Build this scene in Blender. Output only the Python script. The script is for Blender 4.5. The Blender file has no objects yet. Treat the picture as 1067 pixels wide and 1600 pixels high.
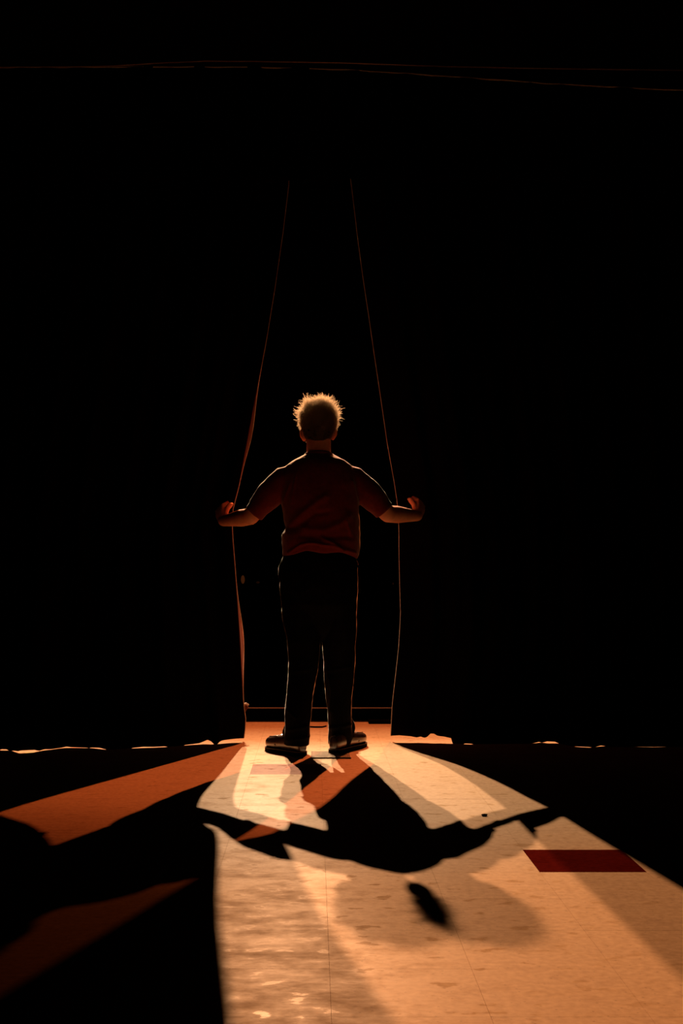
import bpy, bmesh, math, random
import numpy as np
from mathutils import Vector, Matrix, noise
random.seed(7); rng = np.random.default_rng(7)
C = bpy.context.scene.collection

# ------------------------------------------------------------------ camera
F, CAMZ = 2005.0, 0.862            # focal length in pixels of the 1067x1600 frame, lens height
cam = bpy.data.cameras.new('camera'); camo = bpy.data.objects.new('camera', cam); C.objects.link(camo)
camo.location = (0, 0, CAMZ); camo.rotation_euler = (math.pi/2, 0, 0)
cam.sensor_fit = 'VERTICAL'; cam.sensor_height = 36; cam.lens = F/1600*36
cam.shift_x = 43.5/1600; cam.shift_y = 100/1600
cam.clip_start = 0.05; cam.clip_end = 60
bpy.context.scene.camera = camo

def at(px, py, d):                 # photograph pixel + distance -> point in metres
    return Vector(((px-490)*d/F, d, CAMZ+(900-py)*d/F))

# ------------------------------------------------------------------ world, lights, exposure
sc = bpy.context.scene
w = bpy.data.worlds.new('world'); sc.world = w; w.use_nodes = True
w.node_tree.nodes['Background'].inputs[0].default_value = (0, 0, 0, 1)
w.node_tree.nodes['Background'].inputs[1].default_value = 0
vs = sc.view_settings
vs.view_transform = 'Standard'; vs.look = 'None'; vs.gamma = 1; vs.use_curve_mapping = False
vs.exposure = 0.0
sc.cycles.use_denoising = True
sc.cycles.max_bounces = 6; sc.cycles.diffuse_bounces = 3

def spot(name, loc, depression, heading, power, size_deg, blend, radius, beam):
    """stage lantern; beam = list of (slope above the axis, colour): paler in the middle, amber and
    dimmer towards the shutters at the bottom and top of the beam"""
    l = bpy.data.lights.new(name, 'SPOT'); o = bpy.data.objects.new(name, l); C.objects.link(o)
    o.location = loc
    a = math.radians(depression); h = math.radians(heading)
    o.rotation_euler = Vector((math.sin(h)*math.cos(a), -math.cos(h)*math.cos(a), -math.sin(a))).to_track_quat('-Z', 'Y').to_euler()
    l.energy = power; l.color = (1, 1, 1); l.spot_size = math.radians(size_deg); l.spot_blend = blend
    l.shadow_soft_size = radius
    l.use_nodes = True; nt = l.node_tree; em = nt.nodes['Emission']
    tc = nt.nodes.new('ShaderNodeTexCoord'); sp = nt.nodes.new('ShaderNodeSeparateXYZ'); nt.links.new(tc.outputs['Normal'], sp.inputs[0])
    dv = nt.nodes.new('ShaderNodeMath'); dv.operation = 'DIVIDE'; nt.links.new(sp.outputs['Y'], dv.inputs[0]); nt.links.new(sp.outputs['Z'], dv.inputs[1])
    mr = nt.nodes.new('ShaderNodeMapRange'); mr.inputs[1].default_value = .3; mr.inputs[2].default_value = -.5
    nt.links.new(dv.outputs[0], mr.inputs['Value'])
    cr = nt.nodes.new('ShaderNodeValToRGB'); e = cr.color_ramp.elements
    while len(e) < len(beam): e.new(.5)
    for q, (v, c) in zip(e, beam): q.position = (v+.3)/.8
    for q, (v, c) in zip(e, beam): q.position = (v+.3)/.8; q.color = (*c, 1)
    nt.links.new(mr.outputs[0], cr.inputs['Fac']); nt.links.new(cr.outputs['Color'], em.inputs['Color'])
    return o
# three gelled stage lanterns on the front-of-house bar
AMBER = [(-.22, (.06, .012, .003)), (-.15, (.15, .04, .012)), (-.10, (.40, .19, .08)), (-.06, (.88, .53, .29)), (.05, (.90, .56, .32)), (.10, (.95, .46, .21)), (.17, (1, .43, .175)), (.23, (.5, .17, .05)), (.30, (.15, .04, .01)), (.42, (0, 0, 0))]
RED = [(-.22, (.04, .008, .002)), (-.13, (.34, .062, .014)), (-.05, (.74, .15, .04)), (.02, (.92, .18, .045)), (.05, (.85, .165, .04)), (.08, (.5, .09, .022)), (.115, (.10, .02, .004)), (.16, (.05, .01, .002)), (.5, (.06, .011, .002))]
spot('spot_light', (1.48, 11.8, 4.22), 33, -17, 3700, 64, .3, .03, RED)
spot('spot_light', (-.36, 12.7, 5.14), 35, 3, 5500, 60, .3, .03, AMBER)
spot('spot_light', (-.81, 12.7, 5.14), 35, 6, 6100, 60, .3, .03, AMBER)

# ------------------------------------------------------------------ helpers
def mat(name, base, rough=.6, spec=.5, **kw):
    m = bpy.data.materials.new(name); m.use_nodes = True
    b = m.node_tree.nodes['Principled BSDF']
    b.inputs['Base Color'].default_value = (*base, 1)
    b.inputs['Roughness'].default_value = rough
    b.inputs['Specular IOR Level'].default_value = spec
    for k, v in kw.items(): b.inputs[k].default_value = v
    return m
def nodes(m):
    nt = m.node_tree
    return nt, nt.nodes['Principled BSDF'], (lambda t: nt.nodes.new(t)), nt.links.new
def add_noise(m, c0, c1, scale=30, bump=.0, bdist=.002, bscale=None, lo=.35, hi=.65):
    nt, b, N, L = nodes(m)
    tc = N('ShaderNodeTexCoord'); n = N('ShaderNodeTexNoise'); n.inputs['Scale'].default_value = scale
    n.inputs['Detail'].default_value = 6
    L(tc.outputs['Object'], n.inputs['Vector'])
    r = N('ShaderNodeValToRGB'); r.color_ramp.elements[0].position = lo; r.color_ramp.elements[1].position = hi
    r.color_ramp.elements[0].color = (*c0, 1); r.color_ramp.elements[1].color = (*c1, 1)
    L(n.outputs['Fac'], r.inputs['Fac']); L(r.outputs['Color'], b.inputs['Base Color'])
    if bump:
        n2 = N('ShaderNodeTexNoise'); n2.inputs['Scale'].default_value = bscale or scale*4
        L(tc.outputs['Object'], n2.inputs['Vector'])
        bp = N('ShaderNodeBump'); bp.inputs['Strength'].default_value = bump; bp.inputs['Distance'].default_value = bdist
        L(n2.outputs['Fac'], bp.inputs['Height']); L(bp.outputs['Normal'], b.inputs['Normal'])
    return m
def tag(o, label=None, cat=None, group=None, kind=None):
    for k, v in (('label', label), ('category', cat), ('group', group), ('kind', kind)):
        if v: o[k] = v
    return o
def obj_from(name, verts, faces, m, parent=None, smooth=False):
    me = bpy.data.meshes.new(name); me.from_pydata([tuple(v) for v in verts], [], faces); me.update()
    if smooth: me.polygons.foreach_set('use_smooth', [True]*len(me.polygons))
    me.materials.append(m)
    o = bpy.data.objects.new(name, me); C.objects.link(o)
    if parent: o.parent = parent
    return o
def obj(name, bm, m, parent=None, smooth=False, loc=None):
    bmesh.ops.recalc_face_normals(bm, faces=bm.faces)
    me = bpy.data.meshes.new(name); bm.to_mesh(me); bm.free()
    if smooth: me.polygons.foreach_set('use_smooth', [True]*len(me.polygons))
    me.materials.append(m)
    o = bpy.data.objects.new(name, me); C.objects.link(o)
    if loc: o.location = loc
    if parent: o.parent = parent
    return o
def add_box(bm, c, s, bev=0):
    r = bmesh.ops.create_cube(bm, size=1)
    vs_ = r['verts']
    for v in vs_: v.co = Vector((v.co.x*s[0]+c[0], v.co.y*s[1]+c[1], v.co.z*s[2]+c[2]))
    if bev:
        es = list({e for v in vs_ for e in v.link_edges})
        bmesh.ops.bevel(bm, geom=es, offset=bev, segments=2, affect='EDGES', profile=.5)
def add_rings(bm, rings):           # closed loft through rings of points, each the same count
    vr = [[bm.verts.new(p) for p in r] for r in rings]
    n = len(vr[0])
    for a, b in zip(vr, vr[1:]):
        for i in range(n): bm.faces.new((a[i], a[(i+1) % n], b[(i+1) % n], b[i]))
    bm.faces.new(list(reversed(vr[0]))); bm.faces.new(vr[-1])
def ell(c, rx, ry, n=28, p=2.0):    # horizontal (super)ellipse
    out = []
    for i in range(n):
        a = 2*math.pi*i/n; ca, sa = math.cos(a), math.sin(a)
        out.append(Vector((c[0]+rx*math.copysign(abs(ca)**(2/p), ca), c[1]+ry*math.copysign(abs(sa)**(2/p), sa), c[2])))
    return out
def add_tube(bm, pts, radii, n=12, flat=None, up=None, caps=3):
    """round-ended tapered tube; flat squashes the section along the second axis"""
    pts = [Vector(p) for p in pts]
    T = []
    for i in range(len(pts)):
        a = pts[max(0, i-1)]; b = pts[min(len(pts)-1, i+1)]; T.append((b-a).normalized())
    ref = Vector(up) if up else (Vector((0, 0, 1)) if abs(T[0].z) < .8 else Vector((0, 1, 0)))
    u = (ref - T[0]*ref.dot(T[0])).normalized()
    rings = []
    def ring(c, r, t, u, k):
        v = t.cross(u)
        return [c + u*math.cos(2*math.pi*j/n)*r*k + v*math.sin(2*math.pi*j/n)*r for j in range(n)]
    ks = flat if isinstance(flat, (list, tuple)) else [flat or 1]*len(pts)
    for i, (p, r, t) in enumerate(zip(pts, radii, T)):
        u = (u - t*u.dot(t)).normalized()
        if i == 0:
            for q in range(caps):
                a = math.pi/2*(1-(q+.3)/(caps+.3)); rings.append(ring(p - t*r*min(ks[0],1)*math.sin(a), r*math.cos(a), t, u, ks[0]))
        rings.append(ring(p, r, t, u, ks[i]))
        if i == len(pts)-1:
            for q in range(caps):
                a = math.pi/2*(q+1)/(caps+.3); rings.append(ring(p + t*r*min(ks[-1],1)*math.sin(a), r*math.cos(a), t, u, ks[-1]))
    add_rings(bm, rings)
def add_ball(bm, c, r, rot=None, seg=20):
    M = Matrix.Translation(c) @ (rot.to_4x4() if rot else Matrix()) @ Matrix.Diagonal((*(r if hasattr(r, '__len__') else (r, r, r)), 1))
    bmesh.ops.create_uvsphere(bm, u_segments=seg, v_segments=seg*2//3, radius=1, matrix=M)
def fused(name, bm, voxel, smooth_it, m, parent=None, disp=None, post=None):
    """melt overlapping closed shells into one continuous skin"""
    bmesh.ops.recalc_face_normals(bm, faces=bm.faces)
    me = bpy.data.meshes.new('tmp'); bm.to_mesh(me); bm.free()
    o = bpy.data.objects.new('tmp', me); C.objects.link(o)
    r = o.modifiers.new('r', 'REMESH'); r.mode = 'VOXEL'; r.voxel_size = voxel
    s = o.modifiers.new('s', 'SMOOTH'); s.factor = .5; s.iterations = smooth_it
    dg = bpy.context.evaluated_depsgraph_get()
    nm = bpy.data.meshes.new_from_object(o.evaluated_get(dg)); nm.name = name
    bpy.data.objects.remove(o); bpy.data.meshes.remove(me)
    n = len(nm.vertices)
    if disp:
        co = np.empty(n*3); nm.vertices.foreach_get('co', co); co = co.reshape(-1, 3)
        no = np.empty(n*3); nm.vertices.foreach_get('normal', no); no = no.reshape(-1, 3)
        co += no*disp(co, no)[:, None]
        if post: post(co)
        nm.vertices.foreach_set('co', co.ravel()); nm.update()
    nm.polygons.foreach_set('use_smooth', [True]*len(nm.polygons))
    nm.materials.clear(); nm.materials.append(m)
    q = bpy.data.objects.new(name, nm); C.objects.link(q)
    if parent: q.parent = parent
    return q
def ridge(co, pts, amp, wid):       # soft fold along a polyline in (x, z)
    best = np.full(len(co), 1e9); P2 = co[:, [0, 2]]
    for a, b in zip(pts, pts[1:]):
        a = np.array(a); b = np.array(b); ab = b-a
        t = np.clip(((P2-a)@ab)/(ab@ab), 0, 1)
        best = np.minimum(best, np.linalg.norm(P2-(a+t[:, None]*ab), axis=1))
    return amp*np.exp(-(best/wid)**2)
def interp(x, tab):
    return float(np.interp(x, [t[0] for t in tab], [t[1] for t in tab]))

# ------------------------------------------------------------------ materials
def floor_mat(name, c0, c1, speck, spec=.03):
    m = mat(name, c0, .38, spec); nt, b, N, L = nodes(m)
    geo = N('ShaderNodeNewGeometry')
    n = N('ShaderNodeTexNoise'); n.inputs['Scale'].default_value = 55; n.inputs['Detail'].default_value = 8
    L(geo.outputs['Position'], n.inputs['Vector'])
    r = N('ShaderNodeValToRGB'); r.color_ramp.elements[0].position = .3; r.color_ramp.elements[1].position = .7
    r.color_ramp.elements[0].color = (*c0, 1); r.color_ramp.elements[1].color = (*c1, 1)
    L(n.outputs['Fac'], r.inputs['Fac'])
    # cross-stage scuffs: noise stretched along x
    mp = N('ShaderNodeMapping'); mp.inputs['Scale'].default_value = (5, 8, 1); L(geo.outputs['Position'], mp.inputs['Vector'])
    n2 = N('ShaderNodeTexNoise'); n2.inputs['Scale'].default_value = 1.3; n2.inputs['Detail'].default_value = 8; n2.inputs['Roughness'].default_value = .68
    L(mp.outputs['Vector'], n2.inputs['Vector'])
    r2 = N('ShaderNodeValToRGB'); r2.color_ramp.elements[0].position = .30; r2.color_ramp.elements[1].position = .50
    r2.color_ramp.elements[0].color = (.72, .66, .6, 1); r2.color_ramp.elements[1].color = (1, 1, 1, 1)
    L(n2.outputs['Fac'], r2.inputs['Fac'])
    # dark specks of the vinyl
    v = N('ShaderNodeTexVoronoi'); v.inputs['Scale'].default_value = 46; L(geo.outputs['Position'], v.inputs['Vector'])
    r3 = N('ShaderNodeValToRGB'); r3.color_ramp.elements[0].position = .07; r3.color_ramp.elements[1].position = .16
    r3.color_ramp.elements[0].color = (speck, speck, speck, 1); r3.color_ramp.elements[1].color = (1, 1, 1, 1)
    L(v.outputs['Distance'], r3.inputs['Fac'])
    def mul(a, c, f=1):
        x = N('ShaderNodeMix'); x.data_type = 'RGBA'; x.blend_type = 'MULTIPLY'; x.inputs[0].default_value = f
        L(a, x.inputs[6]); L(c, x.inputs[7]); return x.outputs[2]
    # pale thin scratches
    mp2 = N('ShaderNodeMapping'); mp2.inputs['Scale'].default_value = (2.2, 26, 1); mp2.inputs['Rotation'].default_value = (0, 0, .45); L(geo.outputs['Position'], mp2.inputs['Vector'])
    n5 = N('ShaderNodeTexNoise'); n5.inputs['Scale'].default_value = 2.2; n5.inputs['Detail'].default_value = 3; L(mp2.outputs['Vector'], n5.inputs['Vector'])
    r5 = N('ShaderNodeValToRGB'); e5 = r5.color_ramp.elements; e5[0].position = .66; e5[1].position = .72
    e5[0].color = (.84, .84, .84, 1); e5[1].color = (1, 1, 1, 1)
    L(n5.outputs['Fac'], r5.inputs['Fac'])
    L(mul(mul(mul(r.outputs['Color'], r5.outputs['Color']), r2.outputs['Color'], .75), r3.outputs['Color'], .6), b.inputs['Base Color'])
    rr = N('ShaderNodeMapRange'); rr.inputs[1].default_value = .3; rr.inputs[2].default_value = .65
    rr.inputs[3].default_value = .66; rr.inputs[4].default_value = .37
    L(n2.outputs['Fac'], rr.inputs['Value']); 
    n6 = N('ShaderNodeTexNoise'); n6.inputs['Scale'].default_value = 2.6; n6.inputs['Detail'].default_value = 7; L(mp.outputs['Vector'], n6.inputs['Vector'])
    r6 = N('ShaderNodeMapRange'); r6.inputs[1].default_value = .60; r6.inputs[2].default_value = .72; r6.inputs[3].default_value = 0; r6.inputs[4].default_value = .42
    L(n6.outputs['Fac'], r6.inputs['Value'])      # worn polished patches glint
    sb = N('ShaderNodeMath'); sb.operation = 'SUBTRACT'; L(rr.outputs[0], sb.inputs[0]); L(r6.outputs[0], sb.inputs[1])
    mx = N('ShaderNodeMath'); mx.operation = 'MAXIMUM'; mx.inputs[1].default_value = .24; L(sb.outputs[0], mx.inputs[0]); L(mx.outputs[0], b.inputs['Roughness'])
    n4 = N('ShaderNodeTexNoise'); n4.inputs['Scale'].default_value = 3.2; n4.inputs['Detail'].default_value = 6; L(mp.outputs['Vector'], n4.inputs['Vector'])
    bp = N('ShaderNodeBump'); bp.inputs['Strength'].default_value = .07; bp.inputs['Distance'].default_value = .0012
    L(n4.outputs['Fac'], bp.inputs['Height']); L(bp.outputs['Normal'], b.inputs['Normal'])
    return m
M_tile = floor_mat('beige_vinyl', (.48, .33, .205), (.62, .44, .28), .5)
M_red = floor_mat('red_vinyl', (.055, .004, .003), (.085, .006, .004), .6, .0)
M_orange = floor_mat('orange_vinyl', (.17, .032, .011), (.27, .06, .02), .7, .03)
M_black = add_noise(mat('black_paint', (.003, .003, .003), .8, .0), (.002, .002, .002), (.004, .0035, .003), 12)
M_wall = add_noise(mat('dark_wall', (.012, .008, .007), .9, .05), (.010, .007, .006), (.015, .010, .008), 6, .2, .003)
M_cloth = add_noise(mat('black_velour', (.003, .002, .002), .95, .0), (.0025, .0015, .0015), (.004, .002, .002), 40, .2, .001)
M_edge = add_noise(mat('pale_lit_edge', (.62, .56, .52), .8, .1), (.54, .48, .45), (.7, .64, .6), 200)  # pale tone stands for light caught along thin edges
M_lit_fold = add_noise(mat('lit_fold', (.13, .035, .02), .8, .1), (.11, .03, .018), (.15, .04, .025), 80)  # black cloth where red light falls, painted as a reddish colour
M_skin = mat('skin', (.8, .36, .22), .5, .35); M_skin.node_tree.nodes['Principled BSDF'].inputs['Subsurface Weight'].default_value = .12
M_skin.node_tree.nodes['Principled BSDF'].inputs['Subsurface Scale'].default_value = .01
add_noise(M_skin, (.74, .32, .19), (.84, .40, .25), 25, .1, .001)
M_shirt = add_noise(mat('maroon_cotton', (.15, .006, .005), .8, .2), (.13, .005, .004), (.17, .008, .006), 60, .15, .001, 400)
M_shirt.node_tree.nodes['Principled BSDF'].inputs['Sheen Weight'].default_value = .25
M_jean = add_noise(mat('dark_denim', (.002, .002, .0025), .8, .05), (.0015, .0015, .002), (.003, .003, .0035), 45, .2, .001, 500)
M_jean.node_tree.nodes['Principled BSDF'].inputs['Sheen Weight'].default_value = .4; M_jean.node_tree.nodes['Principled BSDF'].inputs['Sheen Roughness'].default_value = .12
M_leather = add_noise(mat('dark_leather', (.03, .014, .01), .2, .8), (.022, .01, .008), (.038, .018, .013), 30, .15, .001)
M_sole = add_noise(mat('rubber_sole', (.005, .004, .004), .8, .05), (.004, .003, .003), (.006, .005, .004), 30)
M_leather.node_tree.nodes['Principled BSDF'].inputs['Coat Weight'].default_value = 1
M_leather.node_tree.nodes['Principled BSDF'].inputs['Coat Roughness'].default_value = .26
M_stitch = add_noise(mat('welt_stitch', (.12, .07, .05), .5, .4), (.09, .05, .03), (.15, .09, .06), 80)
M_amber = mat('amber_glow', (.2, .06, .02), .4)
M_amber.node_tree.nodes['Principled BSDF'].inputs['Emission Color'].default_value = (1, .25, .06, 1)
M_amber.node_tree.nodes['Principled BSDF'].inputs['Emission Strength'].default_value = .035
M_tape = mat('clear_tape', (.8, .72, .62), .12, .6); M_tape.node_tree.nodes['Principled BSDF'].inputs['Transmission Weight'].default_value = .55
def hair_mat():
    m = bpy.data.materials.new('curly_hair'); m.use_nodes = True; nt = m.node_tree
    b = nt.nodes['Principled BSDF']; out = nt.nodes['Material Output']
    b.inputs['Base Color'].default_value = (.16, .085, .045, 1); b.inputs['Roughness'].default_value = .4
    t = nt.nodes.new('ShaderNodeBsdfTranslucent'); t.inputs['Color'].default_value = (1, .95, .85, 1)
    g = nt.nodes.new('ShaderNodeTexCoord'); n = nt.nodes.new('ShaderNodeTexNoise'); n.inputs['Scale'].default_value = 60
    nt.links.new(g.outputs['Object'], n.inputs['Vector'])
    r = nt.nodes.new('ShaderNodeValToRGB'); r.color_ramp.elements[0].color = (.03, .018, .011, 1); r.color_ramp.elements[1].color = (.07, .042, .025, 1)
    nt.links.new(n.outputs['Fac'], r.inputs['Fac']); nt.links.new(r.outputs['Color'], b.inputs['Base Color'])
    x = nt.nodes.new('ShaderNodeMixShader'); x.inputs[0].default_value = .85
    nt.links.new(b.outputs[0], x.inputs[1]); nt.links.new(t.outputs[0], x.inputs[2]); nt.links.new(x.outputs[0], out.inputs['Surface'])
    return m
M_hair = hair_mat()
M_scalp = add_noise(mat('dark_scalp_hair', (.01, .006, .004), .9, .0), (.008, .005, .003), (.014, .008, .005), 90, .5, .004)

# ------------------------------------------------------------------ the room
def plane_box(name, c, s, m):
    bm = bmesh.new(); add_box(bm, c, s); return tag(obj(name, bm, m), kind='structure')
STAGE_END = 7.80
floor = plane_box('floor', (0, (STAGE_END-2.4)/2, -.052), (8.4, STAGE_END+2.4, .10), M_black)
plane_box('floor_auditorium', (0, 13.1, -1.0), (8.4, 10.6, .1), M_wall)
plane_box('wall_front', (0, 18.3, 2.8), (8.4, .2, 7.6), M_wall)
plane_box('wall_back', (0, -2.5, 3.2), (8.4, .2, 6.8), M_wall)
plane_box('wall_left', (-4.25, 7.9, 2.8), (.1, 20.9, 7.6), M_wall)
plane_box('wall_right', (4.25, 7.9, 2.8), (.1, 20.9, 7.6), M_wall)
plane_box('ceiling', (0, 7.9, 6.65), (8.6, 21.0, .1), M_wall)
# vinyl tiles: 14 x 20 singly in view, the rest of the stage floor as one surface
PX, PY, X0, Y0 = .3117, .3065, -.277, 3.735
def tile_mesh(m):
    me = bpy.data.meshes.new('tile'); bm = bmesh.new()
    add_box(bm, (0, 0, -.0015), (PX-.0003, PY-.0003, .003))
    top = [e for e in bm.edges if all(v.co.z > -.001 for v in e.verts)]
    bmesh.ops.bevel(bm, geom=top, offset=.0002, segments=1, affect='EDGES')
    bm.to_mesh(me); bm.free(); me.materials.append(m); return me
tb, tr, to = tile_mesh(M_tile), tile_mesh(M_red), tile_mesh(M_orange)
i0, j0, NI, NJ = -6, -5, 14, 18
for i in range(i0, i0+NI):
    for j in range(j0, j0+NJ):
        k = tr if (i, j) == (3, 0) else to if (i, j) == (0, 6) else tb
        o = bpy.data.objects.new('tile', k); C.objects.link(o); o.parent = floor
        o.location = (X0+(i+.5)*PX, Y0+(j+.5)*PY, random.uniform(-.00025, 0))
        if k is tr: o['label'] = 'dark red square tile'
        if k is to: o['label'] = 'faded orange square tile'
bm = bmesh.new()
for i in range(-13, 13):
    for j in range(-19, 14):
        if i0 <= i < i0+NI and j0 <= j < j0+NJ: continue
        yb, ye = Y0+j*PY, Y0+(j+1)*PY
        if ye > STAGE_END: ye = STAGE_END
        if ye-yb < .02: continue
        x, h = X0+(i+.5)*PX, PX/2-.0006
        q = [bm.verts.new((x-h, yb+.0006, 0)), bm.verts.new((x+h, yb+.0006, 0)), bm.verts.new((x+h, ye-.0006, 0)), bm.verts.new((x-h, ye-.0006, 0))]
        bm.faces.new(q)
        for a, b in ((0, 1), (1, 2), (2, 3), (3, 0)):
            va, vb = q[a], q[b]
            bm.faces.new((va, vb, bm.verts.new((vb.co.x, vb.co.y, -.003)), bm.verts.new((va.co.x, va.co.y, -.003))))
tag(obj('outer_tile', bm, M_tile, floor), kind='stuff')
# low black curb along the stage edge, its nosing catching the light
bm = bmesh.new(); add_box(bm, (0, 7.715, .036), (8.4, .13, .073), .004)
curb = tag(obj('trim_1', bm, M_black), kind='structure')
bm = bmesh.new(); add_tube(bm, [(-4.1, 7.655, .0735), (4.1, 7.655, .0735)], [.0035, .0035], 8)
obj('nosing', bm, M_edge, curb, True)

# ------------------------------------------------------------------ stage curtains
LE = [(450, 285), (441, 360), (428, 450), (415, 530), (400, 610), (385, 690), (372, 760), (363, 795), (361.5, 830), (364.5, 870), (367.5, 910), (370.5, 950), (374, 1010), (377, 1060), (379, 1100), (383, 1128), (379, 1160)]
RE = [(548, 270), (553, 310), (560, 370), (568, 430), (577, 490), (587, 560), (596, 620), (606, 690), (616.5, 750), (621, 785), (624, 830), (625, 900), (626, 960), (623, 1010), (618, 1060), (614, 1100), (612, 1150)]
DC = 6.66; DR = 6.85
def edge_depth(side, z):             # the right curtain leans away towards the stage edge above the knee
    k = max(0, min(1, z/.8)); k = k*k*(3-2*k)
    return DC if side < 0 else DC+(DR-DC)*k
def edge_tab(E, side):
    out = []
    for px, py in E:
        d = DC
        for _ in range(6): d = edge_depth(side, CAMZ+(900-py)*d/F)
        out.append((CAMZ+(900-py)*d/F, (px-490)*d/F))
    return sorted(out)
LT, RT = edge_tab(LE, -1), edge_tab(RE, 1)
# hem: depth and height as the strip of floor under it shows, by distance from the gap edge (metres)
HEM_L = [(0, 6.66, .020), (.05, 6.65, .018), (.10, 6.62, .015), (.118, 6.60, .012), (.125, 6.58, -.001), (.148, 6.58, -.001), (.155, 6.58, .012), (.18, 6.60, .020), (.20, 6.59, .012), (.22, 6.57, .006), (.26, 6.55, .003), (.29, 6.53, .002), (.30, 6.52, -.0015), (.37, 6.48, -.0015), (.38, 6.47, .003), (.44, 6.45, .003), (.49, 6.44, .0045), (.54, 6.42, .002), (.55, 6.42, -.0015), (.655, 6.37, -.0015), (.665, 6.37, .001), (.70, 6.40, .005), (.75, 6.43, .002), (.757, 6.43, -.001), (.77, 6.43, .0015), (.85, 6.44, .0025), (.875, 6.44, .006), (.90, 6.42, .002), (.94, 6.37, .002), (.965, 6.35, .005), (.985, 6.31, .002), (1.0, 6.28, .011), (1.06, 6.25, .012), (1.08, 6.27, .006), (1.11, 6.31, .003), (1.125, 6.33, -.001), (1.14, 6.34, -.001), (1.15, 6.345, .005), (1.18, 6.35, .005), (1.19, 6.345, -.001), (1.21, 6.34, -.001), (1.22, 6.34, .004), (1.35, 6.36, .002), (1.5, 6.45, -.001), (1.8, 6.5, -.001), (3.7, 6.5, -.001)]
HEM_R = [(0, 6.67, .032), (.04, 6.67, .034), (.10, 6.66, .030), (.13, 6.66, .024), (.15, 6.66, .029), (.165, 6.65, .024), (.18, 6.65, .026), (.20, 6.66, .044), (.22, 6.66, .044), (.235, 6.65, .034), (.27, 6.64, .031), (.31, 6.62, .024), (.3101, 6.62, -.002), (.36, 6.58, -.002), (.37, 6.58, .003), (.40, 6.57, .003), (.42, 6.58, -.002), (.70, 6.6, -.002), (.74, 6.62, .002), (.76, 6.64, .004), (.775, 6.64, -.001), (.80, 6.62, .009), (.84, 6.62, .007), (.86, 6.6, -.001), (.90, 6.5, -.001), (.93, 6.47, .002), (.98, 6.45, .002), (1.0, 6.46, -.001), (1.05, 6.5, .003), (1.08, 6.5, -.001), (1.3, 6.46, .001), (1.5, 6.5, -.001), (3.7, 6.5, -.001)]
ZTOP = 3.44
def band(z, c, wdt): return math.exp(-((z-c)/wdt)**2)
def curtain(name, side, ET, HEM, label):
    far = side*3.9
    e0 = interp(0.02, ET)
    # column list: return fold first, then plain cloth; denser near the gap
    offs = [0]*7 + list(np.cumsum(np.concatenate([np.full(200, .008), np.full(60, .032)])))
    NC = len(offs)
    hd, hz = [(h[0], h[1]) for h in HEM], [(h[0], h[2]) for h in HEM]
    zs = list(np.linspace(0, 1, 70)**1.0)
    V = []
    for r, t in enumerate(zs):
        for c in range(NC):
            off = offs[c]
            zb = interp(off, hz)
            z = zb + (ZTOP-zb)*t
            xe = interp(max(z, .02), ET)
            x = xe + (far-xe)*min(off/(abs(far-e0)), 1)
            # fold profile: hem trace below, soft regular pleats above
            dh = interp(off, hd)
            ple = (6.70 if side < 0 else 6.66) + .035*math.sin(off*31+side) + .02*math.sin(off*57+2+z*.6) + .02*math.sin(off*11+z*.8)
            k = min(1, z/1.2); k = k*k*(3-2*k)
            fade = min(1, off/(.12 if side < 0 else .22))
            y = dh*(1-k) + (edge_depth(side, z)*(1-fade)+ple*fade)*k
            # hands push the edge toward the man
            y -= (.02 if side < 0 else .06)*band(z, 1.20, .15)*math.exp(-off/.25)
            if c < 7:      # return fold: the edge turns away from the camera
                if side < 0: Lr = .03 + .24*band(z, 1.63, .16) + .34*band(z, .52, .17)
                else: Lr = .025
                y += Lr*(6-c)/6
                x += side*.002*math.sin(c)
            V.append((x, y, z))
    Fc = []
    for r in range(len(zs)-1):
        for c in range(NC-1):
            a = r*NC+c; q = (a, a+1, a+NC+1, a+NC)
            Fc.append(q if side > 0 else q[::-1])
    o = obj_from(name, V, Fc, M_cloth, None, True)
    s = o.modifiers.new('thickness', 'SOLIDIFY'); s.thickness = .003; s.offset = 0
    tag(o, label, 'curtain', 'black stage curtains held open by the man')
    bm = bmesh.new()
    add_tube(bm, [V[r*NC] for r in range(len(zs))], [.0052]*len(zs), 8)  # rim light on the black cloth edge drawn as a pale tube
    obj('lit_edge', bm, M_edge, o, True)['label'] = 'pale line along the curtain edge, its rim light put into the colour'
    if side < 0:                     # added strip: red light on the turned-back edge, put into its colour
        LV = [(V[r*NC+c][0]+.0015, V[r*NC+c][1], V[r*NC+c][2]) for r in range(len(zs)) for c in range(7)]
        LF = [(r*7+c, r*7+c+1, (r+1)*7+c+1, (r+1)*7+c) for r in range(len(zs)-1) for c in range(6)]
        ln = obj_from('turned_lit_strip', LV, LF, M_lit_fold, o, True); ln['label'] = 'reddish strip on the turned-back edge, the light put into its colour'
        ln.modifiers.new('thickness', 'SOLIDIFY').thickness = .001
    return o
cl = curtain('stage_curtain', -1, LT, HEM_L, 'black stage curtain drawn aside by the left hand of the man')
cr = curtain('stage_curtain', 1, RT, HEM_R, 'black stage curtain drawn aside by the right hand of the man')
# turned-up flap low on the left curtain's edge, red light put into its colour
p = at(379, 1108, 6.69)
bm = bmesh.new()
vv = [at(377, 1099, 6.70), at(385, 1100, 6.74), at(388, 1104, 6.75), at(385, 1110, 6.74), at(378.5, 1120, 6.70)]
vv2 = [v+Vector((0, -.012, 0)) for v in vv]
add_rings(bm, [vv, vv2])
fl = obj('turned_flap', bm, M_lit_fold, cl)
fl['label'] = 'turned-out curtain flap, reddish light put into its colour'
bm = bmesh.new(); add_tube(bm, [at(380, 1101, 6.70), at(384, 1099.5, 6.72), at(388, 1101, 6.73)], [.005, .006, .004], 8)
obj('flap_roll', bm, M_edge, cl, True)

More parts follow.
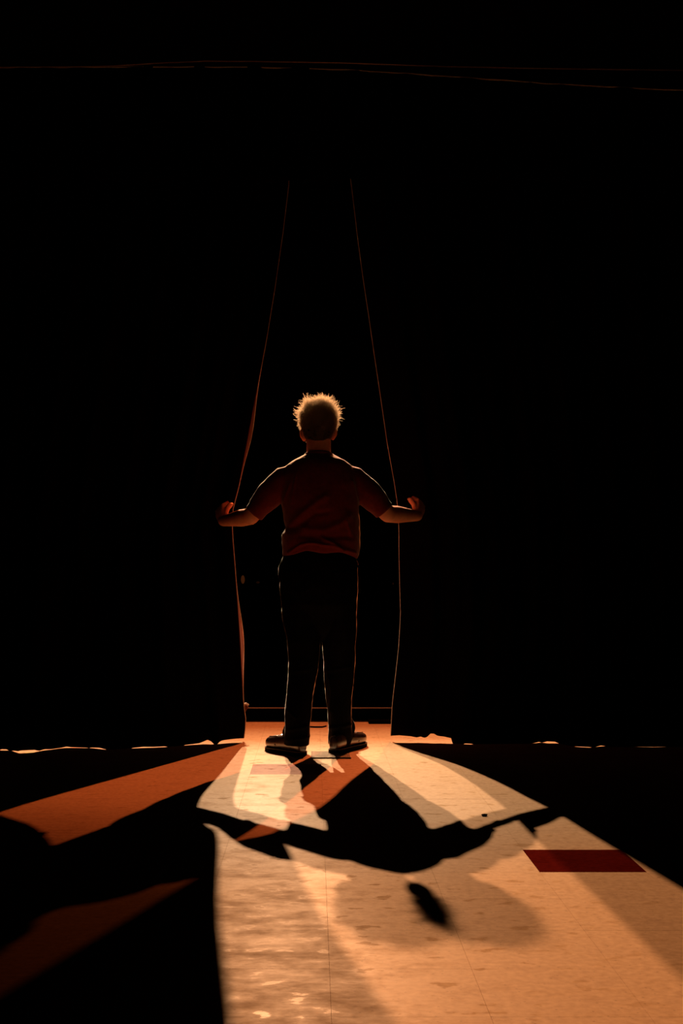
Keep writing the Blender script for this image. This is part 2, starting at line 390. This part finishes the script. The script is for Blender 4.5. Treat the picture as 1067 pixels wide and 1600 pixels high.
# border drape above the opening and what its top edge carries
V = []; Fc = []
TOPL = [((px-490)*6.5/F, CAMZ+(900-py)*6.5/F) for px, py in ((-200, 106), (0, 106), (230, 105), (400, 105.5), (530, 109), (600, 113), (730, 122), (870, 132), (1067, 142), (1300, 150))]
NX = 220
for r in range(12):
    for c in range(NX):
        x = -4.1+8.2*c/(NX-1)
        zt = interp(x, TOPL); zb = 2.865 + .004*math.sin(x*9)
        z = zb+(zt-zb)*r/11
        V.append((x, 6.50+(.02*math.sin(x*23)+.012*math.sin(x*41+z))*(1-.85*r/11), z))
for r in range(11):
    for c in range(NX-1):
        a = r*NX+c; Fc.append((a, a+1, a+NX+1, a+NX))
bd = obj_from('border_drape', V, Fc, M_cloth, None, True)
s = bd.modifiers.new('thickness', 'SOLIDIFY'); s.thickness = .004
tag(bd, 'black horizontal border drape hung across above the opening of the curtains', 'drape')
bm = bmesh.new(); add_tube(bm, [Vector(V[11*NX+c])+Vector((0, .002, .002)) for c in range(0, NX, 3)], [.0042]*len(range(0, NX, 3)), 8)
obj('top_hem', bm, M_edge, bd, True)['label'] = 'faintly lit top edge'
for px, wd in ((232, .03), (312, .034), (397, .05), (470, .07)):     # black ties knotted over the top edge
    x = (px-490)*6.5/F; z = interp(x, TOPL)
    bm = bmesh.new()
    add_tube(bm, [(x-wd/2, 6.495, z+.002), (x+wd/2, 6.495, z+.002)], [.0095, .0095], 10)
    add_box(bm, (x, 6.478, z-.03), (wd*.6, .006, .06), .002)
    obj('tie', bm, M_black, bd)
bm = bmesh.new()
rp = [at(px, py, 6.62) for px, py in ((-200, 107), (0, 105), (120, 104.5), (180, 103), (250, 98.5), (320, 95.5), (400, 96), (530, 98), (700, 104), (850, 107), (1067, 110), (1300, 113))]
add_tube(bm, rp, [.0036]*len(rp), 8)
tag(obj('rigging_rope', bm, M_edge, None, True), 'thin faintly lit rope strung high across the stage just above the border drape', 'rope')

# ------------------------------------------------------------------ the man
# body: one continuous surface fused from tapered limbs
def hand(bm, wrist, side):
    """fist folded round the curtain edge; side -1 left, +1 right"""
    s = side
    w = Vector(wrist)
    ax = Vector((s*.22, .42, .80)).normalized()          # wrist to knuckles
    bk = Vector((s*.80, -.55, .10)); bk = (bk-ax*bk.dot(ax)).normalized()   # back of the hand
    lt = ax.cross(bk).normalized()                      # across the knuckles
    if lt.y > 0: lt = -lt                               # thumb side towards the stage
    lt = lt if True else lt
    kn = w+ax*.082
    for q in (-1.5, -.5, .5, 1.5):                      # metacarpals make the palm
        add_tube(bm, [w+ax*.004+lt*q*.011, w+ax*.045+lt*q*.017+bk*.004, kn+lt*q*.0195-ax*abs(q)*.004], [.0165, .0155, .0120], 10)
    lens = {-1.5: .76, -.5: .94, .5: 1.0, 1.5: .92}
    for q in (-1.5, -.5, .5, 1.5):
        k = lens[q]; p0 = kn+lt*q*.0205-ax*abs(q)*.004+bk*.002
        p1 = p0+(ax*.55-bk*.83)*.043*k
        p2 = p1+(-ax*.80-bk*.60)*.030*k
        p3 = p2+(-ax*.55+bk*.60)*.022*k
        add_tube(bm, [p0, p1, p2, p3], [.0110, .0100, .0090, .0078], 10)
    t0 = w+ax*.020+lt*.026; t1 = t0+(lt*.75+ax*.75-bk*.2)*.034; t2 = t1+(ax*.75-bk*.6+lt*.05)*.032; t3 = t2+(-bk*.8+ax*.4-lt*.3)*.024
    add_tube(bm, [t0, t1, t2, t3], [.0150, .0125, .0110, .0088], 10)

SH_L, EL_L, WR_L = at(443, 748, 6.30), at(391, 807, 6.33), at(349, 814, 6.54)
SH_R, EL_R, WR_R = at(554, 748, 6.32), at(606, 803, 6.34), at(652, 806, 6.57)
NECK = at(498, 712, 6.30)
HC = at(497.5, 668, 6.315)          # middle of the skull
bm = bmesh.new()
# trunk and pelvis, inside the clothes
add_rings(bm, [ell((c.x, c.y, c.z), rx, ry) for c, rx, ry in (
    (at(498, 716, 6.30), .07, .055), (at(498, 730, 6.30), .115, .07), (at(498, 748, 6.31), .145, .09), (at(499, 775, 6.31), .155, .115),
    (at(500, 820, 6.31), .16, .125), (at(499, 865, 6.31), .165, .125), (at(498, 910, 6.31), .168, .125), (at(498, 955, 6.32), .145, .075))])
add_tube(bm, [at(498, 722, 6.30), at(498, 705, 6.295), at(498, 688, 6.30)], [.066, .060, .060], 20)       # neck
add_ball(bm, HC+Vector((0,0,.004)), (.073, .092, .100)); add_ball(bm, HC+Vector((0, .035, -.055)), (.060, .062, .062))        # cranium, face
add_ball(bm, HC+Vector((0, .052, -.098)), (.036, .034, .022))                                             # chin
add_tube(bm, [HC+Vector((0, .088, -.004)), HC+Vector((0, .108, -.046))], [.009, .014], 10)                  # nose
add_tube(bm, [HC+Vector((-.02, .088, -.076)), HC+Vector((0, .094, -.075)), HC+Vector((.02, .088, -.076))], [.006, .008, .006], 8)   # lips
add_tube(bm, [HC+Vector((-.045, .076, .014)), HC+Vector((0, .09, .01)), HC+Vector((.045, .076, .014))], [.009, .008, .009], 8)      # brow
for s in (-1, 1):
    add_ball(bm, HC+Vector((s*.030, .078, -.008)), .0125)                                                 # eyeballs under lids
    e = HC+Vector((s*.0735, .004, -.026 - (.006 if s < 0 else 0)))                                        # ears
    add_tube(bm, [e+Vector((0, 0, .026)), e+Vector((s*.011, -.007, .012)), e+Vector((s*.009, -.005, -.010)), e+Vector((-s*.002, .002, -.030))], [.009, .0105, .010, .0075], 10)
    add_tube(bm, [e+Vector((-s*.01, .004, .012)), e+Vector((-s*.01, .004, -.016))], [.012, .011], 10)
for SH, EL, WR, s in ((SH_L, EL_L, WR_L, -1), (SH_R, EL_R, WR_R, 1)):
    add_tube(bm, [SH+Vector((-s*.05, 0, -.01)), SH+Vector((-s*.005, 0, -.012)), SH.lerp(EL, .5), EL], [.044, .044, .046, .043], 18)
    add_tube(bm, [EL, EL.lerp(WR, .32), EL.lerp(WR, .7), WR], [.042, .0435, .034, .0275], 18)
    hand(bm, WR, s)
AN_L, AN_R = at(463, 1160, 6.21), at(531, 1157, 6.37)
HIP_L, HIP_R = at(469, 940, 6.31), at(527, 940, 6.32)
KN_L, KN_R = at(474, 1045, 6.30), at(529, 1045, 6.38)
for H, K, A in ((HIP_L, KN_L, AN_L), (HIP_R, KN_R, AN_R)):
    add_tube(bm, [H, H.lerp(K, .5), K], [.085, .070, .052], 18)
    add_tube(bm, [K, K.lerp(A, .35)+Vector((0, -.012, 0)), K.lerp(A, .85), A], [.052, .052, .036, .036], 18)
body = fused('person', bm, .0048, 2, M_skin)
tag(body, 'man in maroon short-sleeved shirt and dark jeans standing with his back turned, holding curtains apart', 'person')

# shirt
def px_ring(tab):                   # (py, left px, right px, distance, half depth)
    out = []
    for py, l, r, d, ry in tab:
        c = at((l+r)/2, py, d); out.append(ell(c, (r-l)/2*d/F, ry, 32, 2.3))
    return out
bm = bmesh.new()
add_rings(bm, px_ring([(709, 477, 519, 6.30, .064), (713, 470, 525, 6.30, .076), (719, 459, 538, 6.30, .095), (728, 447, 549, 6.305, .115), (742, 439, 557, 6.31, .132), (760, 438, 559, 6.31, .146),
    (780, 439, 560, 6.31, .152), (800, 441.5, 560.5, 6.31, .154), (818, 444.5, 562.5, 6.31, .15), (826, 446.5, 563, 6.31, .15), (836, 440, 563, 6.31, .155), (848, 440, 562.5, 6.31, .158), (858, 441, 561, 6.31, .154), (866, 441, 559.5, 6.31, .147), (868, 444, 557, 6.31, .14)]))
SLV = []
for SH, EL, s in ((SH_L, EL_L, -1), (SH_R, EL_R, 1)):
    d = (EL-SH); e = SH+d*.80
    add_tube(bm, [SH+Vector((-s*.07, 0, .012)), SH+Vector((-s*.005, 0, -.003)), SH+d*.40, SH+d*.66], [.060, .065, .070, .062], 22)
    u = d.normalized(); n = Vector((s, 0, 0)); n = (n-u*n.dot(u)).normalized(); b2 = u.cross(n)
    def rg(t, r, dz=0):
        c = SH+d*t+Vector((0, 0, dz)); return [c+n*math.cos(2*math.pi*j/24)*r*.86+b2*math.sin(2*math.pi*j/24)*r for j in range(24)]
    add_rings(bm, [rg(.3, .072), rg(.6, .066, -.002), rg(.80, .0615, -.004), rg(.90, .060, -.005)])
bx_ = lambda *pts: [(at(x, y, 6.165).x, at(x, y, 6.165).z) for x, y in pts]
RID = [(bx_((441, 832), (462, 812), (482, 794), (508, 776)), .010, .017), (bx_((476, 826), (505, 829), (532, 818), (545, 806)), .010, .018),
       (bx_((503, 841), (520, 850), (536, 862)), .010, .008), (bx_((450, 862), (470, 853), (492, 851), (515, 854), (536, 861), (556, 860)), .010, .007),
       (bx_((464, 738), (458, 765), (456, 785)), .006, .005), (bx_((453, 755), (446, 775), (440, 797)), .007, .006), (bx_((551, 750), (558, 780), (561, 796)), .007, .007),
       (bx_((472, 818), (492, 803), (512, 800)), -.007, .011), (bx_((470, 838), (500, 842), (548, 838)), -.006, .012), (bx_((541, 815), (549, 835)), .008, .007), (bx_((508, 738), (514, 790)), .004, .02)]
def shirt_disp(co, no):
    d = np.zeros(len(co)); back = np.clip(-no[:, 1]*1.6, 0, 1)
    for pts, a, wd in RID: d += ridge(co, pts, a, wd)*back
    for i, c in enumerate(co):
        v = Vector(c); d[i] += .0045*noise.noise(Vector((v.x*9, v.y*9, v.z*16)))+.0018*noise.noise(v*38)
    # hem tuck: narrow just above the lower edge
    return d
def shirt_hem(co):                  # the hem rides up at the small of the back and sags at the sides
    z0 = at(0, 868, 6.2).z
    f = np.clip((z0+.13-co[:, 2])/.13, 0, 1)**1.5*(np.abs(co[:, 0]-.03) < .25)
    x = co[:, 0]-.025
    co[:, 2] += f*(.016-.022*(x/.17)**2*np.sign(1)-.006*np.sin(x*38+.6))
shirt = fused('shirt', bm, .006, 3, M_shirt, body, shirt_disp, shirt_hem)
bm = bmesh.new()                    # ribbed collar band
cc = [at(498, 711.5, 6.297)+Vector((math.cos(a)*.0665, math.sin(a)*.0655, .002-.010*math.sin(a))) for a in np.linspace(0, 2*math.pi, 33)[:-1]]
prof = [(-.003, .008), (.004, .003), (.006, -.006), (0, -.012), (-.006, 0)]
vr = [[c+(c-at(498, 711.5, 6.297)).normalized()*a+Vector((0, 0, b)) for a, b in prof] for c in cc]
vsn = [[bm.verts.new(p) for p in r] for r in vr]
for i in range(32):
    for j in range(5): bm.faces.new((vsn[i][j], vsn[i][(j+1) % 5], vsn[(i+1) % 32][(j+1) % 5], vsn[(i+1) % 32][j]))
obj('collar', bm, M_shirt, shirt, True)

# jeans
bm = bmesh.new()
add_rings(bm, px_ring([(858, 447, 553, 6.31, .13), (875, 440, 557, 6.31, .135), (892, 437, 559, 6.31, .138), (915, 437, 559, 6.31, .142), (945, 439, 558, 6.315, .132), (970, 441, 557, 6.325, .105), (984, 446, 554, 6.33, .088), (998, 456, 545, 6.335, .06)]))
def leg(tab): add_rings(bm, [ell(at((l+r)/2, py, d), (r-l)/2*d/F, ry, 26, 2.15) for py, l, r, d, ry in tab])
leg([(935, 439.5, 501, 6.31, .115), (975, 442, 501.5, 6.31, .105), (1000, 447.5, 500.5, 6.30, .10), (1025, 450, 499, 6.30, .095), (1050, 450.5, 496, 6.29, .09), (1080, 447.5, 491, 6.27, .088), (1110, 445, 487, 6.25, .086), (1135, 446, 484.5, 6.23, .084), (1152, 443, 484, 6.22, .084), (1164, 443, 483, 6.215, .084)])
leg([(935, 496, 558, 6.32, .115), (975, 499, 557.5, 6.33, .105), (1000, 502.5, 556, 6.34, .10), (1030, 505, 555, 6.35, .095), (1060, 506.5, 553, 6.36, .09), (1090, 508.5, 550.5, 6.37, .088), (1115, 511.5, 549, 6.37, .086), (1135, 513, 550, 6.37, .084), (1152, 512.5, 552, 6.37, .084), (1163, 513.5, 549, 6.37, .084)])
jx = lambda *pts: [(at(x, y, 6.2).x, at(x, y, 6.2).z) for x, y in pts]
RJ = [(jx((462, 1120), (448, 1108)), .006, .007), (jx((450, 1140), (478, 1134)), .007, .008), (jx((448, 1155), (482, 1150)), .006, .007), (jx((516, 1142), (550, 1136)), .007, .008), 
      (jx((516, 1062), (519, 1085), (516, 1115)), .007, .007), (jx((452, 1052), (488, 1045)), .004, .008), (jx((508, 1050), (548, 1044)), .004, .008)]
def jean_disp(co, no):
    d = np.zeros(len(co)); back = np.clip(-no[:, 1]*1.6+.4, 0, 1)
    for pts, a, wd in RJ: d += ridge(co, pts, a, wd)*back
    for i, c in enumerate(co):
        v = Vector(c); d[i] += .004*noise.noise(Vector((v.x*10, v.y*10, v.z*13)))+.0014*noise.noise(v*40)
    return d
# gaping side pockets and folded cuffs
for pts, rr in (([at(443, 874, 6.30), at(437.5, 886, 6.29), at(437, 900, 6.29), at(441, 915, 6.30)], [.008, .009, .009, .006]),
                ([at(553, 874, 6.30), at(557, 881, 6.29), at(556, 891, 6.30)], [.008, .011, .008]),
                ([at(545, 1118, 6.40), at(550, 1129, 6.40), at(551, 1137, 6.40), at(547, 1150, 6.40)], [.006, .013, .016, .014]),
                ([at(449, 1130, 6.25), at(446, 1143, 6.25), at(446, 1155, 6.25)], [.008, .016, .016])):
    add_tube(bm, pts, rr, 10)
jeans = fused('jeans', bm, .006, 3, M_jean, body, jean_disp)
def back_y(x, z, me):               # nearest skin of the jeans towards the camera
    best = 9
    for v in me.vertices:
        if abs(v.co.x-x) < .012 and abs(v.co.z-z) < .012 and v.co.y < best: best = v.co.y
    return best if best < 9 else 6.18
for cx in (469, 534):               # patch pockets
    q = [(cx-15, 893), (cx+15, 893), (cx+14, 921), (cx, 929), (cx-14, 921)]
    g = []
    for x, y in q:
        p = at(x, y, 6.19); g.append(Vector((p.x, back_y(p.x, p.z, jeans.data)-.003, p.z)))
    bm = bmesh.new(); c0 = sum(g, Vector())/5; c0.y -= .004
    out = [v+Vector((0, -.0005, 0)) for v in g]; inn = [c0.lerp(v, .93)+Vector((0, -.0025, 0)) for v in g]
    add_rings(bm, [[v+Vector((0, .008, 0)) for v in g], out, inn])
    obj('back_pocket', bm, M_jean, jeans)
# shoes
def shoe(heel, toe, sc_=1.0):
    h, t = Vector(heel), Vector(toe); ax = (t-h); Ln = ax.length; ax.normalize(); sd = ax.cross(Vector((0, 0, 1)))
    def sec(u, wd, z0, z1, n=20, p=2.6):
        c = h+ax*(Ln*u); out = []
        for i in range(n):
            a = 2*math.pi*i/n; ca, sa = math.cos(a), math.sin(a)
            out.append(c+sd*wd*math.copysign(abs(ca)**(2/p), ca)+Vector((0, 0, (z0+z1)/2+(z1-z0)/2*math.copysign(abs(sa)**(2/p), sa))))
        return out
    bm = bmesh.new()
    add_rings(bm, [sec(u, wd, .012, z1) for u, wd, z1 in ((.005, .018, .060), (.03, .028, .082), (.10, .034, .092), (.25, .038, .096), (.40, .042, .094), (.52, .047, .090), (.66, .052, .084), (.80, .052, .078), (.90, .046, .071), (.97, .032, .060), (1.0, .016, .046))])
    up = obj('shoe', bm, M_leather, body, True)
    sd_m = up.modifiers.new('s', 'SUBSURF'); sd_m.levels = 1; sd_m.render_levels = 1
    def outline(k): return [(0, .016), (.03, .031), (.12, .037), (.3, .038), (.48, .042), (.66, .052), (.80, .053), (.91, .046), (.985, .031), (1.01, .014)]
    pts = [h+ax*(Ln*u)+sd*wv for u, wv in outline(0)]+[h+ax*(Ln*u)-sd*wv for u, wv in reversed(outline(0))]
    for _ in range(2): pts = [q for a_, b_ in zip(pts, pts[1:]+pts[:1]) for q in (a_*.75+b_*.25, a_*.25+b_*.75)]
    bm = bmesh.new(); add_rings(bm, [[p+Vector((0, 0, z)) for p in pts] for z in (.001, .004, .013, .017)])
    obj('sole', bm, M_sole, up)
    ctr = sum(pts, Vector())/len(pts)
    bm = bmesh.new(); ring = [p+(p-ctr).normalized()*.0005+Vector((0, 0, .018)) for p in pts]; ring.append(ring[0].copy())
    add_tube(bm, ring, [.0016]*len(ring), 5); obj('welt', bm, M_stitch, up, True)
    sm = [h+ax*(Ln*u)+sd*wv+Vector((0, 0, z)) for u, wv, z in ((.60, .034, .080), (.72, .034, .075), (.84, .029, .072), (.905, .018, .068), (.925, 0, .066), (.905, -.018, .068), (.84, -.029, .072), (.72, -.034, .075), (.60, -.034, .080))]
    bm = bmesh.new(); add_tube(bm, sm, [.003]*9, 8); obj('toe_seam', bm, M_leather, up, True)
    bm = bmesh.new()
    a, b = h+ax*Ln*.60, h+ax*Ln*.60
    add_tube(bm, [a+sd*.046+Vector((0, 0, .038)), a+sd*.036+Vector((0, 0, .074)), a+Vector((0, 0, .086)), a-sd*.036+Vector((0, 0, .074)), a-sd*.046+Vector((0, 0, .038))], [.010]*5, 10, flat=.4, up=(0, 0, 1))
    obj('strap', bm, M_leather, up, True)
    return up
shoe(at(479, 1179, 6.185)*1, at(419.5, 1172.5, 6.345)) if False else None
def fl_pt(px, py):
    d = CAMZ*F/(py-900); return Vector(((px-490)*d/F, d, 0))
shoe(fl_pt(474, 1181), fl_pt(421, 1171))
shoe(fl_pt(520, 1177), fl_pt(565, 1164))

# hair: dark cap and curly strands
bm = bmesh.new()
CAPC = HC+Vector((0, -.008, .012))
bmesh.ops.create_uvsphere(bm, u_segments=48, v_segments=32, radius=1, matrix=Matrix.Translation(CAPC) @ Matrix.Diagonal((.080, .099, .106, 1)))
bmesh.ops.delete(bm, geom=[v for v in bm.verts if (v.co.y > HC.y+.055 and v.co.z < HC.z+.055) or v.co.z < HC.z-.082 or (v.co.z < HC.z-.05 and v.co.y > HC.y-.02)], context='VERTS')
for v in bm.verts:
    if v.co.z < CAPC.z: v.co.x = CAPC.x+(v.co.x-CAPC.x)*(1-.14*(CAPC.z-v.co.z)/.108)
    v.co += (v.co-CAPC).normalized()*(.004*noise.noise(v.co*70)+.003)
cap = obj('hair', bm, M_scalp, body, True); cap['label'] = 'dark curly hair with a bright rim'
V = []; Fc = []
n_str = 0
while n_str < 15000:
    d = Vector(rng.normal(size=3)).normalized()
    r = Vector((CAPC.x+d.x*.080*(1+.14*min(0, d.z)), CAPC.y+d.y*.100, CAPC.z+d.z*.108))
    if d.z < -.25 and random.random() < .5: continue
    if (r.y > HC.y+.06 and r.z < HC.z+.06) or r.z < HC.z-.08 or (r.z < HC.z-.035 and r.y > HC.y-.015): continue
    nrm = Vector((d.x/.079, d.y/.097, d.z/.102)).normalized()
    up_w = max(0, min(1, (r.z-(HC.z-.02))/.08))
    Lh = (.007+.019*up_w**1.5)*random.uniform(.5, 1.15)*(1.0+.75*noise.noise(r*32))
    if r.y < HC.y-.05: Lh *= .6
    side = nrm.cross(Vector(rng.normal(size=3))).normalized()
    b2 = nrm.cross(side); ph = random.uniform(0, 6.28); cr_ = random.uniform(.004, .010); tw = random.uniform(4.5, 9)
    lean = Vector(rng.normal(size=3))*.5; w0 = .0009
    base = len(V); SEG = 7
    for k in range(SEG):
        t = k/(SEG-1)
        c = r+(nrm+lean*t)*Lh*t+(side*(math.cos(ph+tw*t)-math.cos(ph))+b2*(math.sin(ph+tw*t)-math.sin(ph)))*cr_*min(1, t*2)
        wd = w0*(1-.6*t)
        for q in range(3):
            a = 2*math.pi*q/3; V.append(c+side*math.cos(a)*wd+b2*math.sin(a)*wd)
        if k:
            for q in range(3):
                a0 = base+(k-1)*3+q; a1 = base+(k-1)*3+(q+1) % 3; Fc.append((a0, a1, a1+3, a0+3))
    n_str += 1
st = obj_from('curl', V, Fc, M_hair, cap); tag(st, kind='stuff')

# ------------------------------------------------------------------ small things on the floor
# strip of clear packing tape under the right shoe
a, b = fl_pt(486, 1174), fl_pt(548, 1185.5)
nx, ny = 24, 14; V = []; Fc = []
for j in range(ny):
    for i in range(nx):
        x = a.x+(b.x-a.x)*i/(nx-1); y = b.y+(a.y-b.y)*j/(ny-1)
        ed = .006 if j == 0 else .002 if j == 1 else 0
        fr = max(0, min(1, (6.19-y)/.06))
        V.append((x, y, .0006+fr*(.001+ed*.8+.0022*abs(noise.noise(Vector((x*40, y*60, 3)))))))
for j in range(ny-1):
    for i in range(nx-1):
        k = j*nx+i; Fc.append((k, k+1, k+nx+1, k+nx))
tp = obj_from('clear_tape', V, Fc, M_tape)
s = tp.modifiers.new('t', 'SOLIDIFY'); s.thickness = .0006
tag(tp, 'crinkled strip of clear tape stuck on the floor under the right shoe', 'tape')
bm = bmesh.new()
add_tube(bm, [V[i]+np.array((0, -.002, -.001)) if False else Vector(V[i])+Vector((0, -.002, -.003)) for i in range(nx)], [.0024]*nx, 6)
obj('curled_edge', bm, M_black, tp)['label'] = 'dark lifted edge'
# short black cable end between the feet
bm = bmesh.new()
add_tube(bm, [fl_pt(484, 1136.5)+Vector((0, 0, .004)), fl_pt(492, 1137)+Vector((0, 0, .004)), fl_pt(503, 1137)+Vector((0, 0, .004)), fl_pt(509.5, 1135.5)+Vector((0, 0, .004))], [.0042, .0045, .0045, .0035], 8)
tag(obj('cable', bm, M_black, None, True), 'short black cable end lying on the floor behind the feet', 'cable')
# black wedge block against the curb by the right curtain
bm = bmesh.new(); q = fl_pt(576, 1131); r = fl_pt(660, 1131)
add_box(bm, ((q.x+r.x)/2, (q.y+7.645)/2, .0072), (r.x-q.x, 7.645-q.y, .014), .003)
tag(obj('wooden_block', bm, M_black), 'low black block against the stage curb beside the right curtain', 'block')
# crumb of black debris at front right
p = fl_pt(757, 1275); bm = bmesh.new(); add_ball(bm, (p.x, p.y, .004), (.012, .009, .004), None, 10)
for v in bm.verts: v.co += Vector((noise.noise(v.co*150), noise.noise(v.co*170), 0))*.003
tag(obj('debris', bm, M_black, None, True), 'tiny black crumb of debris on the lit floor right of the shadow', 'debris')

# dim amber glows of unidentified source, built as emissive ovals on the auditorium wall
def glow(px, py, wv, hv, label, m):
    e = bpy.data.objects.new('wall_glow', None); C.objects.link(e); p = at(px, py, 18.17); e.location = p
    tag(e, label, 'glow', 'dim glows on the far auditorium wall')
    bm = bmesh.new(); add_box(bm, (0, .01, 0), (wv*1.5, .04, hv*1.3), .004); obj('base', bm, M_black, e)
    bm = bmesh.new(); add_ball(bm, (0, -.012, 0), (wv/2, .02, hv/2), None, 14); obj('lens', bm, m, e, True)
glow(379.5, 905.5, .055, .12, 'upright oval amber lamp far off by the left curtain edge', M_amber)
M_dim = M_amber.copy(); M_dim.node_tree.nodes['Principled BSDF'].inputs['Emission Strength'].default_value = .008
glow(403, 910, .05, .03, 'very dim small reddish lamp beside the left leg of the man', M_dim)
glow(614, 912, .02, .03, 'very dim small reddish lamp close to the right curtain edge', M_dim)
